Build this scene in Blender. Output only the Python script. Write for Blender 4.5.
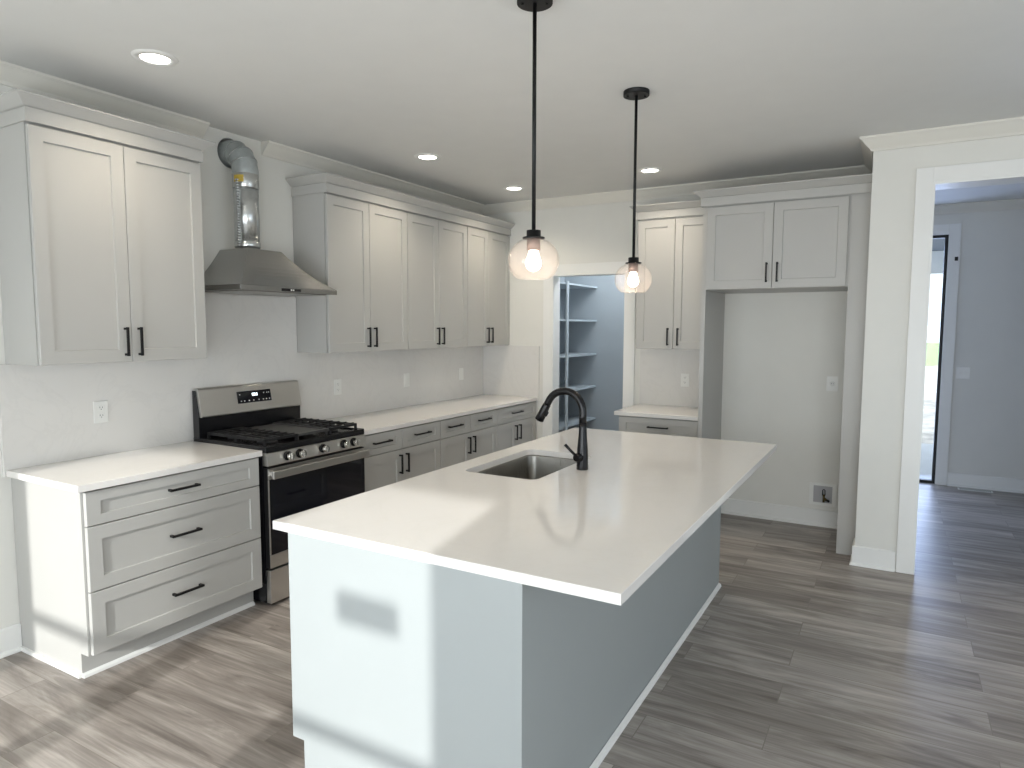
import bpy, bmesh, math, random
from mathutils import Vector, Matrix
random.seed(4)
SC = bpy.context.scene
COL = SC.collection
for o in list(bpy.data.objects): bpy.data.objects.remove(o)

# ------------------------------------------------------------------ camera
CAM = Vector((3.6838, -1.7074, 1.5906)); YAW, PITCH, ROLL, FPX = 0.5211, -0.0850, 0.0024, 668.98
cp, sp, cy, sy = math.cos(PITCH), math.sin(PITCH), math.cos(YAW), math.sin(YAW)
fwd = Vector((-sy*cp, cy*cp, sp)); rgt = Vector((cy, sy, 0)); up = rgt.cross(fwd)
c_, s_ = math.cos(ROLL), math.sin(ROLL)
rr, uu = c_*rgt + s_*up, -s_*rgt + c_*up
cam_d = bpy.data.cameras.new('camera'); cam = bpy.data.objects.new('camera', cam_d); COL.objects.link(cam)
cam.matrix_world = Matrix(((rr.x, uu.x, -fwd.x, CAM.x), (rr.y, uu.y, -fwd.y, CAM.y), (rr.z, uu.z, -fwd.z, CAM.z), (0, 0, 0, 1)))
cam_d.sensor_width = 36; cam_d.sensor_fit = 'HORIZONTAL'; cam_d.lens = FPX/1024*36
cam_d.clip_start = 0.05; cam_d.clip_end = 300
SC.camera = cam

# ------------------------------------------------------------------ light and exposure
SC.view_settings.view_transform = 'Standard'; SC.view_settings.look = 'None'
SC.view_settings.gamma = 1; SC.view_settings.use_curve_mapping = False
SC.view_settings.exposure = 0.55
wd = bpy.data.worlds.new('sky'); SC.world = wd; wd.use_nodes = True
bg = wd.node_tree.nodes['Background']; bg.inputs[0].default_value = (0.76, 0.87, 1.0, 1); bg.inputs[1].default_value = 1.6
sd = bpy.data.lights.new('sun', 'SUN'); sun = bpy.data.objects.new('sun', sd); COL.objects.link(sun)
sd.energy = 3.1; sd.angle = math.radians(1.05); sd.color = (1.0, 0.98, 0.95)
sun.location = (4, -8, 5)
sun.rotation_euler = Vector((-0.19, 0.925, -0.33)).to_track_quat('-Z', 'Y').to_euler()

def area(name, loc, direction, sx, sy_, power, color):
    d = bpy.data.lights.new(name, 'AREA'); d.shape = 'RECTANGLE'; d.size = sx; d.size_y = sy_; d.energy = power; d.color = color
    o = bpy.data.objects.new(name, d); COL.objects.link(o); o.location = loc
    o.rotation_euler = Vector(direction).to_track_quat('-Z', 'Y').to_euler()
    return o
# skylight through the windows behind the camera and the glazed porch door, plus added fill
area('skylight_near', (1.9, -3.35, 1.1), (0, 1, -0.08), 2.6, 1.6, 64, (0.91, 0.95, 1.0))
area('fill_patio', (4.7, -3.35, 0.9), (-0.1, 1, 0.15), 2.2, 1.5, 64, (0.93, 0.96, 1.0))  # fill lamp at the added patio door
area('fill_great_room', (7.75, 0.2, 1.4), (-1, 0, 0), 4.2, 2.0, 4, (0.95, 0.97, 1.0))  # weak fill lamp at the added right-hand window
area('skylight_porch', (3.6, 6.75, 1.3), (0, -1, -0.1), 1.0, 2.3, 26, (0.46, 0.60, 1.0))

# ------------------------------------------------------------------ materials
def srgb(r, g, b):
    f = lambda v: (v/255/12.92) if v/255 <= 0.04045 else ((v/255+0.055)/1.055)**2.4
    return (f(r), f(g), f(b), 1)
def new_mat(name):
    m = bpy.data.materials.new(name); m.use_nodes = True
    return m, m.node_tree, m.node_tree.nodes['Principled BSDF']
def pmat(name, col, rough=0.5, metal=0.0, spec=0.5, noise=0.02, nscale=6.0, bump=0.0, bscale=200, coat=0):
    m, nt, b = new_mat(name)
    b.inputs['Roughness'].default_value = rough; b.inputs['Metallic'].default_value = metal
    b.inputs['Specular IOR Level'].default_value = spec
    if coat: b.inputs['Coat Weight'].default_value = coat; b.inputs['Coat Roughness'].default_value = 0.08
    tc = nt.nodes.new('ShaderNodeTexCoord'); n = nt.nodes.new('ShaderNodeTexNoise'); n.inputs['Scale'].default_value = nscale
    n.inputs['Detail'].default_value = 3
    nt.links.new(tc.outputs['Object'], n.inputs['Vector'])
    r = nt.nodes.new('ShaderNodeValToRGB')
    r.color_ramp.elements[0].position = 0.3; r.color_ramp.elements[1].position = 0.7
    r.color_ramp.elements[0].color = tuple(max(0, c*(1-noise)) for c in col[:3])+(1,)
    r.color_ramp.elements[1].color = tuple(min(1, c*(1+noise)) for c in col[:3])+(1,)
    nt.links.new(n.outputs['Fac'], r.inputs['Fac']); nt.links.new(r.outputs['Color'], b.inputs['Base Color'])
    if bump:
        n2 = nt.nodes.new('ShaderNodeTexNoise'); n2.inputs['Scale'].default_value = bscale
        nt.links.new(tc.outputs['Object'], n2.inputs['Vector'])
        bp = nt.nodes.new('ShaderNodeBump'); bp.inputs['Strength'].default_value = bump; bp.inputs['Distance'].default_value = 0.002
        nt.links.new(n2.outputs['Fac'], bp.inputs['Height']); nt.links.new(bp.outputs['Normal'], b.inputs['Normal'])
    return m
def emit(name, col, strength):
    m, nt, b = new_mat(name); b.inputs['Base Color'].default_value = col
    b.inputs['Emission Color'].default_value = col; b.inputs['Emission Strength'].default_value = strength
    return m
def glass(name, tint=(1, 1, 1, 1), frost=0.0, edge=0.5):
    m, nt, b = new_mat(name); nt.nodes.remove(b)
    out = nt.nodes['Material Output']
    t = nt.nodes.new('ShaderNodeBsdfTransparent'); t.inputs[0].default_value = tint
    g = nt.nodes.new('ShaderNodeBsdfGlossy'); g.inputs['Roughness'].default_value = 0.02
    lw = nt.nodes.new('ShaderNodeLayerWeight'); lw.inputs['Blend'].default_value = 0.5
    pw = nt.nodes.new('ShaderNodeMath'); pw.operation = 'POWER'; nt.links.new(lw.outputs['Facing'], pw.inputs[0]); pw.inputs[1].default_value = 4.0
    f = nt.nodes.new('ShaderNodeMath'); f.operation = 'MULTIPLY_ADD'; nt.links.new(pw.outputs[0], f.inputs[0]); f.inputs[1].default_value = edge; f.inputs[2].default_value = 0.03
    mx = nt.nodes.new('ShaderNodeMixShader')
    nt.links.new(f.outputs[0], mx.inputs[0]); nt.links.new(t.outputs[0], mx.inputs[1]); nt.links.new(g.outputs[0], mx.inputs[2])
    last = mx
    if frost:
        d = nt.nodes.new('ShaderNodeBsdfTranslucent'); d.inputs[0].default_value = (0.95, 0.88, 0.85, 1)
        d2 = nt.nodes.new('ShaderNodeBsdfDiffuse'); d2.inputs[0].default_value = (0.95, 0.90, 0.88, 1)
        md = nt.nodes.new('ShaderNodeMixShader'); nt.links.new(d.outputs[0], md.inputs[1]); nt.links.new(d2.outputs[0], md.inputs[2])
        m2 = nt.nodes.new('ShaderNodeMixShader'); m2.inputs[0].default_value = frost
        nt.links.new(mx.outputs[0], m2.inputs[1]); nt.links.new(md.outputs[0], m2.inputs[2]); last = m2
    nt.links.new(last.outputs[0], out.inputs['Surface'])
    return m
def brushed(name, col, rough=0.3, axis='y'):
    m, nt, b = new_mat(name)
    b.inputs['Metallic'].default_value = 1; b.inputs['Roughness'].default_value = rough
    b.inputs['Base Color'].default_value = col
    tc = nt.nodes.new('ShaderNodeTexCoord'); mp = nt.nodes.new('ShaderNodeMapping')
    mp.inputs['Scale'].default_value = {'y': (400, 4, 400), 'x': (4, 400, 400), 'z': (300, 300, 4)}[axis]
    n = nt.nodes.new('ShaderNodeTexNoise'); n.inputs['Scale'].default_value = 1
    nt.links.new(tc.outputs['Object'], mp.inputs['Vector']); nt.links.new(mp.outputs[0], n.inputs['Vector'])
    mr = nt.nodes.new('ShaderNodeMapRange'); mr.inputs['To Min'].default_value = rough*0.75; mr.inputs['To Max'].default_value = rough*1.3
    nt.links.new(n.outputs['Fac'], mr.inputs['Value']); nt.links.new(mr.outputs[0], b.inputs['Roughness'])
    return m
def floor_mat():
    m, nt, b = new_mat('grey_oak_plank_floor')
    N, L = nt.nodes.new, nt.links.new
    tc = N('ShaderNodeTexCoord'); mp = N('ShaderNodeMapping'); L(tc.outputs['Object'], mp.inputs['Vector'])
    mp.inputs['Location'].default_value = (0.35, 0.06, 0)
    br = N('ShaderNodeTexBrick'); br.offset = 0.37; br.offset_frequency = 2; br.squash = 1
    br.inputs['Scale'].default_value = 1; br.inputs['Brick Width'].default_value = 1.22; br.inputs['Row Height'].default_value = 0.182
    br.inputs['Mortar Size'].default_value = 0.0022; br.inputs['Mortar Smooth'].default_value = 0.3
    br.inputs['Color1'].default_value = (0, 0, 0, 1); br.inputs['Color2'].default_value = (1, 1, 1, 1); br.inputs['Mortar'].default_value = (0.5, 0.5, 0.5, 1)
    br.inputs['Bias'].default_value = 0.0
    L(mp.outputs[0], br.inputs['Vector'])
    # grain, shifted from plank to plank
    ad = N('ShaderNodeVectorMath'); ad.operation = 'MULTIPLY_ADD'; L(br.outputs['Color'], ad.inputs[0]); ad.inputs[1].default_value = (7.3, 3.1, 2.2); L(mp.outputs[0], ad.inputs[2])
    m1 = N('ShaderNodeMapping'); m1.inputs['Scale'].default_value = (0.8, 6, 1); L(ad.outputs[0], m1.inputs['Vector'])
    n1 = N('ShaderNodeTexNoise'); n1.inputs['Scale'].default_value = 1.6; n1.inputs['Detail'].default_value = 6; n1.inputs['Roughness'].default_value = 0.62; n1.inputs['Distortion'].default_value = 1.2; L(m1.outputs[0], n1.inputs['Vector'])
    m2 = N('ShaderNodeMapping'); m2.inputs['Scale'].default_value = (2.2, 60, 1); L(ad.outputs[0], m2.inputs['Vector'])
    n2 = N('ShaderNodeTexNoise'); n2.inputs['Scale'].default_value = 1.5; n2.inputs['Detail'].default_value = 4; L(m2.outputs[0], n2.inputs['Vector'])
    mixn = N('ShaderNodeMix'); mixn.data_type = 'FLOAT'; mixn.inputs[0].default_value = 0.24; L(n1.outputs['Fac'], mixn.inputs[2]); L(n2.outputs['Fac'], mixn.inputs[3])
    mixp = N('ShaderNodeMix'); mixp.data_type = 'FLOAT'; mixp.inputs[0].default_value = 0.15; L(mixn.outputs[0], mixp.inputs[2]); L(br.outputs['Color'], mixp.inputs[3])
    cr = N('ShaderNodeValToRGB'); e = cr.color_ramp.elements
    e[0].position = 0.33; e[0].color = srgb(108, 100, 94); e[1].position = 0.68; e[1].color = srgb(192, 184, 177)
    k = cr.color_ramp.elements.new(0.48); k.color = srgb(144, 136, 129)
    L(mixp.outputs[0], cr.inputs['Fac'])
    mm = N('ShaderNodeMix'); mm.data_type = 'RGBA'; L(br.outputs['Fac'], mm.inputs[0]); L(cr.outputs['Color'], mm.inputs[6]); mm.inputs[7].default_value = srgb(130, 122, 114)
    L(mm.outputs[2], b.inputs['Base Color'])
    b.inputs['Roughness'].default_value = 0.36; b.inputs['Specular IOR Level'].default_value = 0.45
    bp = N('ShaderNodeBump'); bp.inputs['Strength'].default_value = 0.25; bp.inputs['Distance'].default_value = 0.001
    L(n2.outputs['Fac'], bp.inputs['Height']); L(bp.outputs['Normal'], b.inputs['Normal'])
    return m
def quartz(name, base, vein, rough):
    m, nt, b = new_mat(name); N, L = nt.nodes.new, nt.links.new
    tc = N('ShaderNodeTexCoord')
    w = N('ShaderNodeTexNoise'); w.inputs['Scale'].default_value = 2.2; w.inputs['Detail'].default_value = 8; w.inputs['Roughness'].default_value = 0.6; w.inputs['Distortion'].default_value = 1.6
    L(tc.outputs['Object'], w.inputs['Vector'])
    cr = N('ShaderNodeValToRGB'); e = cr.color_ramp.elements
    e[0].position = 0.47; e[0].color = base; e[1].position = 0.53; e[1].color = base
    k = e.new(0.50); k.color = vein
    L(w.outputs['Fac'], cr.inputs['Fac']); L(cr.outputs['Color'], b.inputs['Base Color'])
    b.inputs['Roughness'].default_value = rough; b.inputs['Specular IOR Level'].default_value = 0.5
    return m
M = {}
M['wall'] = pmat('warm_white_wall_paint', srgb(227, 226, 220), 0.75, spec=0.25, noise=0.01, bump=0.05)
M['ceil'] = pmat('white_ceiling_paint', srgb(226, 226, 223), 0.85, spec=0.15, noise=0.01, bump=0.05)
M['trim'] = pmat('white_trim_paint', srgb(236, 236, 233), 0.4, noise=0.008)
M['crown'] = pmat('warm_white_crown_paint', srgb(228, 225, 216), 0.5, noise=0.008)
M['cab'] = pmat('pale_grey_cabinet_paint', srgb(184, 183, 179), 0.42, noise=0.01, nscale=3)
M['island'] = pmat('pale_grey_island_paint', srgb(160, 165, 165), 0.42, noise=0.01, nscale=3)
M['toe'] = M['cab']
M['floor'] = floor_mat()
M['quartz'] = quartz('white_quartz', srgb(233, 230, 226), srgb(231.5, 228.5, 224), 0.08)
M['splash'] = quartz('backsplash_quartz', srgb(222, 220, 216), srgb(219, 217, 213), 0.16)
M['black'] = pmat('matte_black_metal', srgb(16, 16, 17), 0.45, spec=0.35, noise=0.05)
M['faucet'] = pmat('satin_black_faucet', srgb(15, 15, 18), 0.26, spec=0.35, noise=0.03)
M['steel'] = brushed('brushed_stainless', srgb(206, 204, 200), 0.34, 'y')
M['hood'] = brushed('brushed_hood_steel', srgb(172, 171, 169), 0.22, 'y')
M['sink'] = brushed('satin_sink_steel', srgb(150, 147, 141), 0.30, 'z')
M['chrome'] = pmat('polished_steel', srgb(225, 223, 218), 0.14, metal=1, noise=0.01)
M['galv'] = pmat('galvanised_steel', srgb(205, 208, 208), 0.26, metal=0.95, noise=0.10, nscale=25)
M['galv_dull'] = pmat('dull_galvanised_elbow', srgb(176, 182, 182), 0.5, metal=0.5, noise=0.10, nscale=22)
M['foil'] = pmat('foil_tape', srgb(205, 207, 206), 0.26, metal=1, noise=0.05, bump=0.6, bscale=60)
M['enamel'] = pmat('black_enamel', srgb(20, 20, 23), 0.25, noise=0.04)
M['iron'] = pmat('cast_iron', srgb(26, 26, 28), 0.55, noise=0.08)
M['griddle'] = pmat('grey_griddle_iron', srgb(66, 66, 66), 0.5, noise=0.06)
M['ovenglass'] = pmat('dark_oven_glass', srgb(14, 15, 22), 0.05, spec=0.6, noise=0.02)
M['dark'] = pmat('dark_void', srgb(12, 12, 12), 0.9, noise=0.0)
M['plastic'] = pmat('white_plastic', srgb(232, 232, 228), 0.35, noise=0.005)
M['slot'] = pmat('dark_slot', srgb(50, 50, 50), 0.6, noise=0.0)
M['yellow'] = pmat('yellow_label', srgb(196, 168, 70), 0.5, noise=0.1, nscale=60)
M['brass'] = pmat('brass_valve', srgb(110, 96, 60), 0.35, metal=1, noise=0.1)
M['pantry'] = pmat('pantry_cool_light_tint', srgb(168, 176, 182), 0.7, spec=0.2, noise=0.01)  # blue of cool daylight put partly into the wall colour
M['pshelf'] = pmat('pale_shelf_paint', srgb(182, 192, 199), 0.5, noise=0.01)
M['glass'] = glass('window_glass', (0.97, 0.98, 0.98, 1))
M['globe'] = glass('clear_globe_glass', (1.0, 0.99, 0.985, 1), 0.03, 0.5)
M['bulb'] = emit('bulb_glow', (1.0, 0.90, 0.76, 1), 7)
M['can_led'] = emit('downlight_glow', (1.0, 0.96, 0.88, 1), 9)
M['digits'] = emit('clock_digits', (0.85, 0.95, 1.0, 1), 2.5)
M['socket'] = pmat('rosy_socket', srgb(150, 128, 120), 0.45, metal=0.3, noise=0.03)
M['concrete'] = pmat('porch_concrete', srgb(190, 192, 194), 0.85, noise=0.06, nscale=4)
M['grass'] = pmat('lawn_grass', srgb(120, 165, 60), 0.95, noise=0.25, nscale=8)
M['gravel'] = pmat('pale_dry_soil', srgb(196, 188, 178), 0.95, noise=0.35, nscale=3)
M['porchceil'] = pmat('porch_soffit', srgb(120, 128, 140), 0.7, noise=0.04)
M['paper'] = pmat('shadow_card_white', srgb(235, 235, 230), 0.7, noise=0.01)

# ------------------------------------------------------------------ mesh helpers
WPOS = {}
class MB:
    def __init__(s): s.bm = bmesh.new(); s.mats = []; s.mi = 0
    def face(s, pts, smooth=False):
        f = s.bm.faces.new([s.bm.verts.new(p) for p in pts]); f.material_index = s.mi; f.smooth = smooth; return f
    def box(s, x0, y0, z0, x1, y1, z1, bev=0.0):
        t = bmesh.new(); r = bmesh.ops.create_cube(t, size=1)
        for v in t.verts: v.co = Vector(((x0+x1)/2+v.co.x*(x1-x0), (y0+y1)/2+v.co.y*(y1-y0), (z0+z1)/2+v.co.z*(z1-z0)))
        if bev: bmesh.ops.bevel(t, geom=list(t.edges), offset=bev, segments=2, affect='EDGES', profile=0.6)
        s.add(t)
        return s
    def add(s, t, smooth=None):
        vm = {v: s.bm.verts.new(v.co) for v in t.verts}
        for f in t.faces:
            try:
                g = s.bm.faces.new([vm[v] for v in f.verts]); g.material_index = s.mi; g.smooth = f.smooth if smooth is None else smooth
            except ValueError: pass
        t.free()
    def prism(s, poly, frame, h0, h1):
        """poly in (a,b), swept from h0 to h1; frame(a,b,h)->xyz"""
        A = [s.bm.verts.new(frame(a, b, h0)) for a, b in poly]; B = [s.bm.verts.new(frame(a, b, h1)) for a, b in poly]
        n = len(poly)
        for i in range(n):
            f = s.bm.faces.new((A[i], A[(i+1) % n], B[(i+1) % n], B[i])); f.material_index = s.mi
        for q in (list(reversed(A)), B): f = s.bm.faces.new(q); f.material_index = s.mi
        return s
    def lathe(s, cx, cy_, prof, seg=32, cap=True, axis='z'):
        """prof: list of (r, h) from bottom to top around an axis"""
        def P(r, h, a):
            if axis == 'z': return (cx+r*math.cos(a), cy_+r*math.sin(a), h)
            if axis == 'x': return (h, cx+r*math.cos(a), cy_+r*math.sin(a))
            return (cx+r*math.cos(a), h, cy_+r*math.sin(a))
        rings = [[s.bm.verts.new(P(r, h, 2*math.pi*k/seg)) for k in range(seg)] for r, h in prof]
        for a, b in zip(rings, rings[1:]):
            for k in range(seg):
                f = s.bm.faces.new((a[k], a[(k+1) % seg], b[(k+1) % seg], b[k])); f.smooth = True; f.material_index = s.mi
        if cap:
            for r_ in (rings[0], rings[-1]):
                f = s.bm.faces.new(r_); f.material_index = s.mi
        return s
    def tube(s, pts, rads, seg=16, cap=True, smooth=True):
        pts = [Vector(p) for p in pts]
        if not isinstance(rads, (list, tuple)): rads = [rads]*len(pts)
        rings = []; prev = None
        for i, p in enumerate(pts):
            d = (pts[min(i+1, len(pts)-1)]-pts[max(i-1, 0)]).normalized()
            if prev is None:
                a = Vector((0, 0, 1)) if abs(d.z) < 0.9 else Vector((0, 1, 0))
                n = d.cross(a).normalized()
            else: n = (prev-d*prev.dot(d)).normalized()
            prev = n; b = d.cross(n)
            rings.append([s.bm.verts.new(p+rads[i]*(n*math.cos(2*math.pi*k/seg)+b*math.sin(2*math.pi*k/seg))) for k in range(seg)])
        for a, b in zip(rings, rings[1:]):
            for k in range(seg):
                f = s.bm.faces.new((a[k], a[(k+1) % seg], b[(k+1) % seg], b[k])); f.smooth = smooth; f.material_index = s.mi
        if cap:
            for r_ in (rings[0], rings[-1]):
                f = s.bm.faces.new(r_); f.material_index = s.mi
        return s
    def build(s, name, mat, parent=None, loc=None, origin=None):
        bmesh.ops.remove_doubles(s.bm, verts=list(s.bm.verts), dist=1e-6)
        bmesh.ops.recalc_face_normals(s.bm, faces=list(s.bm.faces))
        co = [v.co for v in s.bm.verts]
        lo = Vector((min(c.x for c in co), min(c.y for c in co), min(c.z for c in co))); hi = Vector((max(c.x for c in co), max(c.y for c in co), max(c.z for c in co)))
        w = Vector(origin) if origin else Vector(((lo.x+hi.x)/2, (lo.y+hi.y)/2, lo.z))
        bmesh.ops.translate(s.bm, verts=list(s.bm.verts), vec=-w)
        me = bpy.data.meshes.new(name); s.bm.to_mesh(me); s.bm.free()
        for m_ in (mat if isinstance(mat, list) else [mat]): me.materials.append(m_)
        o = bpy.data.objects.new(name, me); COL.objects.link(o)
        if parent is not None: o.parent = parent; o.location = w-WPOS[parent.name]
        else: o.location = w
        WPOS[o.name] = w
        return o
def tag(o, label=None, cat=None, group=None, kind=None):
    for k, v in (('label', label), ('category', cat), ('group', group), ('kind', kind)):
        if v: o[k] = v
    return o
def thing(name, loc, label, cat, group=None):
    o = bpy.data.objects.new(name, None); COL.objects.link(o); o.location = loc; o.empty_display_size = 0.1
    WPOS[o.name] = Vector(loc); return tag(o, label, cat, group)
def copy_tree(o, parent=None):
    c = o.copy(); COL.objects.link(c)
    if parent is not None: c.parent = parent
    for ch in list(o.children): copy_tree(ch, c)
    return c
def struct(o): o['kind'] = 'structure'; return o
# frames: local (u across, v up, w outward) to world
def F_left(w0): return lambda u, v, w: (w0+w, u, v)          # faces +x (left-wall cabinets), u along +y
def F_back(y0): return lambda u, v, w: (u, y0-w, v)          # faces -y (back-wall cabinets), u along +x
def F_isl(x0): return lambda u, v, w: (x0-w, u, v)           # faces -x (island cupboards), u along y
def fbox(mb, F, u0, v0, w0, u1, v1, w1, bev=0.0):
    a, b = F(u0, v0, w0), F(u1, v1, w1)
    return mb.box(*[min(p, q) for p, q in zip(a, b)], *[max(p, q) for p, q in zip(a, b)], bev)

def shaker(F, u0, u1, v0, v1, rail=0.062, t=0.02, rec=0.009):
    """a five-piece shaker front: flat frame with an inset panel"""
    mb = MB()
    e = 0.002; g = 0.0025
    def ring(du, w): return [F(u0+du, v0+du, w), F(u1-du, v0+du, w), F(u1-du, v1-du, w), F(u0+du, v1-du, w)]
    rv = min(rail, (v1-v0)*0.3)
    def ring2(d, w): return [F(u0+rail+d, v0+rv+d, w), F(u1-rail-d, v0+rv+d, w), F(u1-rail-d, v1-rv-d, w), F(u0+rail+d, v1-rv-d, w)]
    R = [ring(0, 0), ring(0, t-e), ring(e, t), ring2(0, t), ring2(g, t-rec)]
    V = [[mb.bm.verts.new(p) for p in r] for r in R]
    for a, b in zip(V, V[1:]):
        for k in range(4): mb.bm.faces.new((a[k], a[(k+1) % 4], b[(k+1) % 4], b[k]))
    mb.bm.faces.new(V[-1]); mb.bm.faces.new(list(reversed(V[0])))
    return mb
def pull(F, u, v, w, length, vertical):
    mb = MB(); h = length/2; b = 0.0055; out = 0.032
    for sgn in (-1, 1):
        if vertical: fbox(mb, F, u-b, v+sgn*(h-0.008)-b, w, u+b, v+sgn*(h-0.008)+b, w+out-0.004)
        else: fbox(mb, F, u+sgn*(h-0.008)-b, v-b, w, u+sgn*(h-0.008)+b, v+b, w+out-0.004)
    if vertical: fbox(mb, F, u-b, v-h, w+out-0.011, u+b, v+h, w+out, 0.0012)
    else: fbox(mb, F, u-h, v-b, w+out-0.011, u+h, v+b, w+out, 0.0012)
    return mb
def front(kind, F, u0, u1, v0, v1, parent, mat, hu, hv, hl, vertical, w0=0.0):
    G = lambda u, v, w: F(u, v, w+w0)
    d = shaker(G, u0, u1, v0, v1).build(kind, mat, parent)
    pull(G, hu, hv, 0.0205, hl, vertical).build('handle', M['black'], d)
    return d
def molding(path, prof, name, mat, closed=False, parent=None, z=0.0):
    """sweep profile [(out, dz)] along plan path; 'out' goes to the right of travel; mitred corners"""
    mb = MB(); P = [Vector((p[0], p[1])) for p in path]; rings = []
    n = len(P)
    for i, p in enumerate(P):
        ds = []
        if i > 0: ds.append((p-P[i-1]).normalized())
        if i < n-1: ds.append((P[i+1]-p).normalized())
        ns = [Vector((d.y, -d.x)) for d in ds]
        if len(ns) == 2:
            m_ = (ns[0]+ns[1]).normalized(); m_ = m_/max(0.2, m_.dot(ns[0]))
        else: m_ = ns[0]
        rings.append([mb.bm.verts.new((p.x+m_.x*o, p.y+m_.y*o, z+dz)) for o, dz in prof])
    k = len(prof)
    for a, b in zip(rings, rings[1:]):
        for i in range(k): mb.bm.faces.new((a[i], a[(i+1) % k], b[(i+1) % k], b[i]))
    mb.bm.faces.new(rings[0]); mb.bm.faces.new(list(reversed(rings[-1])))
    return mb.build(name, mat, parent)

# ------------------------------------------------------------------ dimensions
H = 2.80; YB = 4.10; YN = -3.0; XR = 7.6; YF = 6.28; CT = 0.902
# ================================================================== SETTING
struct(MB().box(-0.15, YN-0.15, -0.06, XR+0.15, YF+0.13, 0).build('floor', M['floor'], origin=(0, 0, 0)))
struct(MB().box(-0.15, YN-0.15, H, XR+0.15, YF+0.13, H+0.06).build('ceiling', M['ceil']))
# left wall with the round duct opening
HY, HZ, HR = 1.148, 2.672, 0.093
mb = MB()
y0, y1, z0, z1 = 0.95, 1.36, 2.50, H
mb.box(-0.12, YN-0.12, 0, 0, y0, H); mb.box(-0.12, y1, 0, 0, YB+0.12, H); mb.box(-0.12, y0, 0, 0, y1, z0)
angs = sorted(set([2*math.pi*k/40 for k in range(40)]+[math.atan2(b-HZ, a-HY) % (2*math.pi) for a in (y0, y1) for b in (z0, z1)]))
def rim(a):
    c, s = math.cos(a), math.sin(a); t = 1e9
    if abs(c) > 1e-9: t = min(t, ((y1 if c > 0 else y0)-HY)/c)
    if abs(s) > 1e-9: t = min(t, ((z1 if s > 0 else z0)-HZ)/s)
    return (HY+c*t, HZ+s*t)
for i, a in enumerate(angs):
    b = angs[(i+1) % len(angs)]
    pa, pb = rim(a), rim(b); ca, cb = (HY+HR*math.cos(a), HZ+HR*math.sin(a)), (HY+HR*math.cos(b), HZ+HR*math.sin(b))
    mb.face([(0, *ca), (0, *cb), (0, *pb), (0, *pa)])
    mb.face([(0, *cb), (0, *ca), (-0.12, *ca), (-0.12, *cb)])
mb.mi = 1; mb.box(-0.125, y0, z0, -0.12, y1, z1)
struct(mb.build('wall_left', [M['wall'], M['dark']]))
# back wall with the pantry opening
PX0, PX1, PZ = 0.80, 1.54, 2.088
mb = MB(); mb.box(0, YB, 0, PX0, YB+0.12, H); mb.box(PX1, YB, 0, 3.5, YB+0.12, H); mb.box(PX0, YB, PZ, PX1, YB+0.12, H)
struct(mb.build('wall_back', M['wall']))
# stub wall beside the refrigerator bay, with the cased opening to the far room
WY = 3.25; OX0, OX1, OZ = 3.836, 4.80, 2.484
mb = MB(); mb.box(3.5, WY, 0, OX0, 3.44, H); mb.box(OX1, WY, 0, XR, 3.44, H); mb.box(OX0, WY, OZ, OX1, 3.44, H)
mb.box(3.5, 3.44, 0, 3.62, YB+0.12, H)
struct(mb.build('wall_right_stub', M['wall']))
# wall behind the camera: three double-hung windows
WIN = [(0.70, 1.37), (1.45, 2.24), (2.40, 3.125)]; WZ0, WZ1 = 0.42, 2.22
mb = MB(); xs = [-0.12]+[v for w in WIN for v in w]+[3.6, 6.2, XR+0.12]
for i in range(0, len(xs), 2): mb.box(xs[i], YN-0.12, 0, xs[i+1], YN, H)
for a, b in WIN: mb.box(a, YN-0.12, 0, b, YN, WZ0); mb.box(a, YN-0.12, WZ1, b, YN, H)
mb.box(3.6, YN-0.12, 2.15, 6.2, YN, H)
struct(mb.build('wall_near', M['wall']))
fr = MB(); fr.box(3.6, YN-0.1, 0, 3.66, YN-0.03, 2.15); fr.box(6.14, YN-0.1, 0, 6.2, YN-0.03, 2.15); fr.box(4.87, YN-0.1, 0.05, 4.93, YN-0.03, 2.09); fr.box(3.66, YN-0.1, 2.09, 6.14, YN-0.03, 2.15); fr.box(3.66, YN-0.1, 0, 6.14, YN-0.03, 0.05)  # patio door added behind the camera to admit fill light
w = struct(fr.build('door_added', M['trim'])); MB().box(3.66, YN-0.07, 0.05, 6.14, YN-0.064, 2.09).build('pane', M['glass'], w)
struct(MB().box(4.55, -9.4, 0, 14, -9.0, 5.2).build('wall_sun_block', M['wall']))  # unseen wall added to keep the sun out of the patio opening
struct(MB().box(-20, -30, -0.3, 25, YN-0.16, -0.12).build('ground_yard', M['gravel']))
for i, (a, b) in enumerate(WIN):
    fr = MB(); f = 0.035
    fr.box(a, YN-0.10, WZ0, a+f, YN-0.04, WZ1); fr.box(b-f, YN-0.10, WZ0, b, YN-0.04, WZ1)
    fr.box(a+f, YN-0.10, WZ0, b-f, YN-0.04, WZ0+f); fr.box(a+f, YN-0.10, WZ1-f, b-f, YN-0.04, WZ1)
    fr.box(a+f, YN-0.09, 1.21, b-f, YN-0.045, 1.262)
    w = struct(fr.build('window_%d' % (i+1), M['trim']))
    MB().box(a+f, YN-0.072, WZ0+f, b-f, YN-0.068, WZ1-f).build('pane', M['glass'], w)
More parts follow.
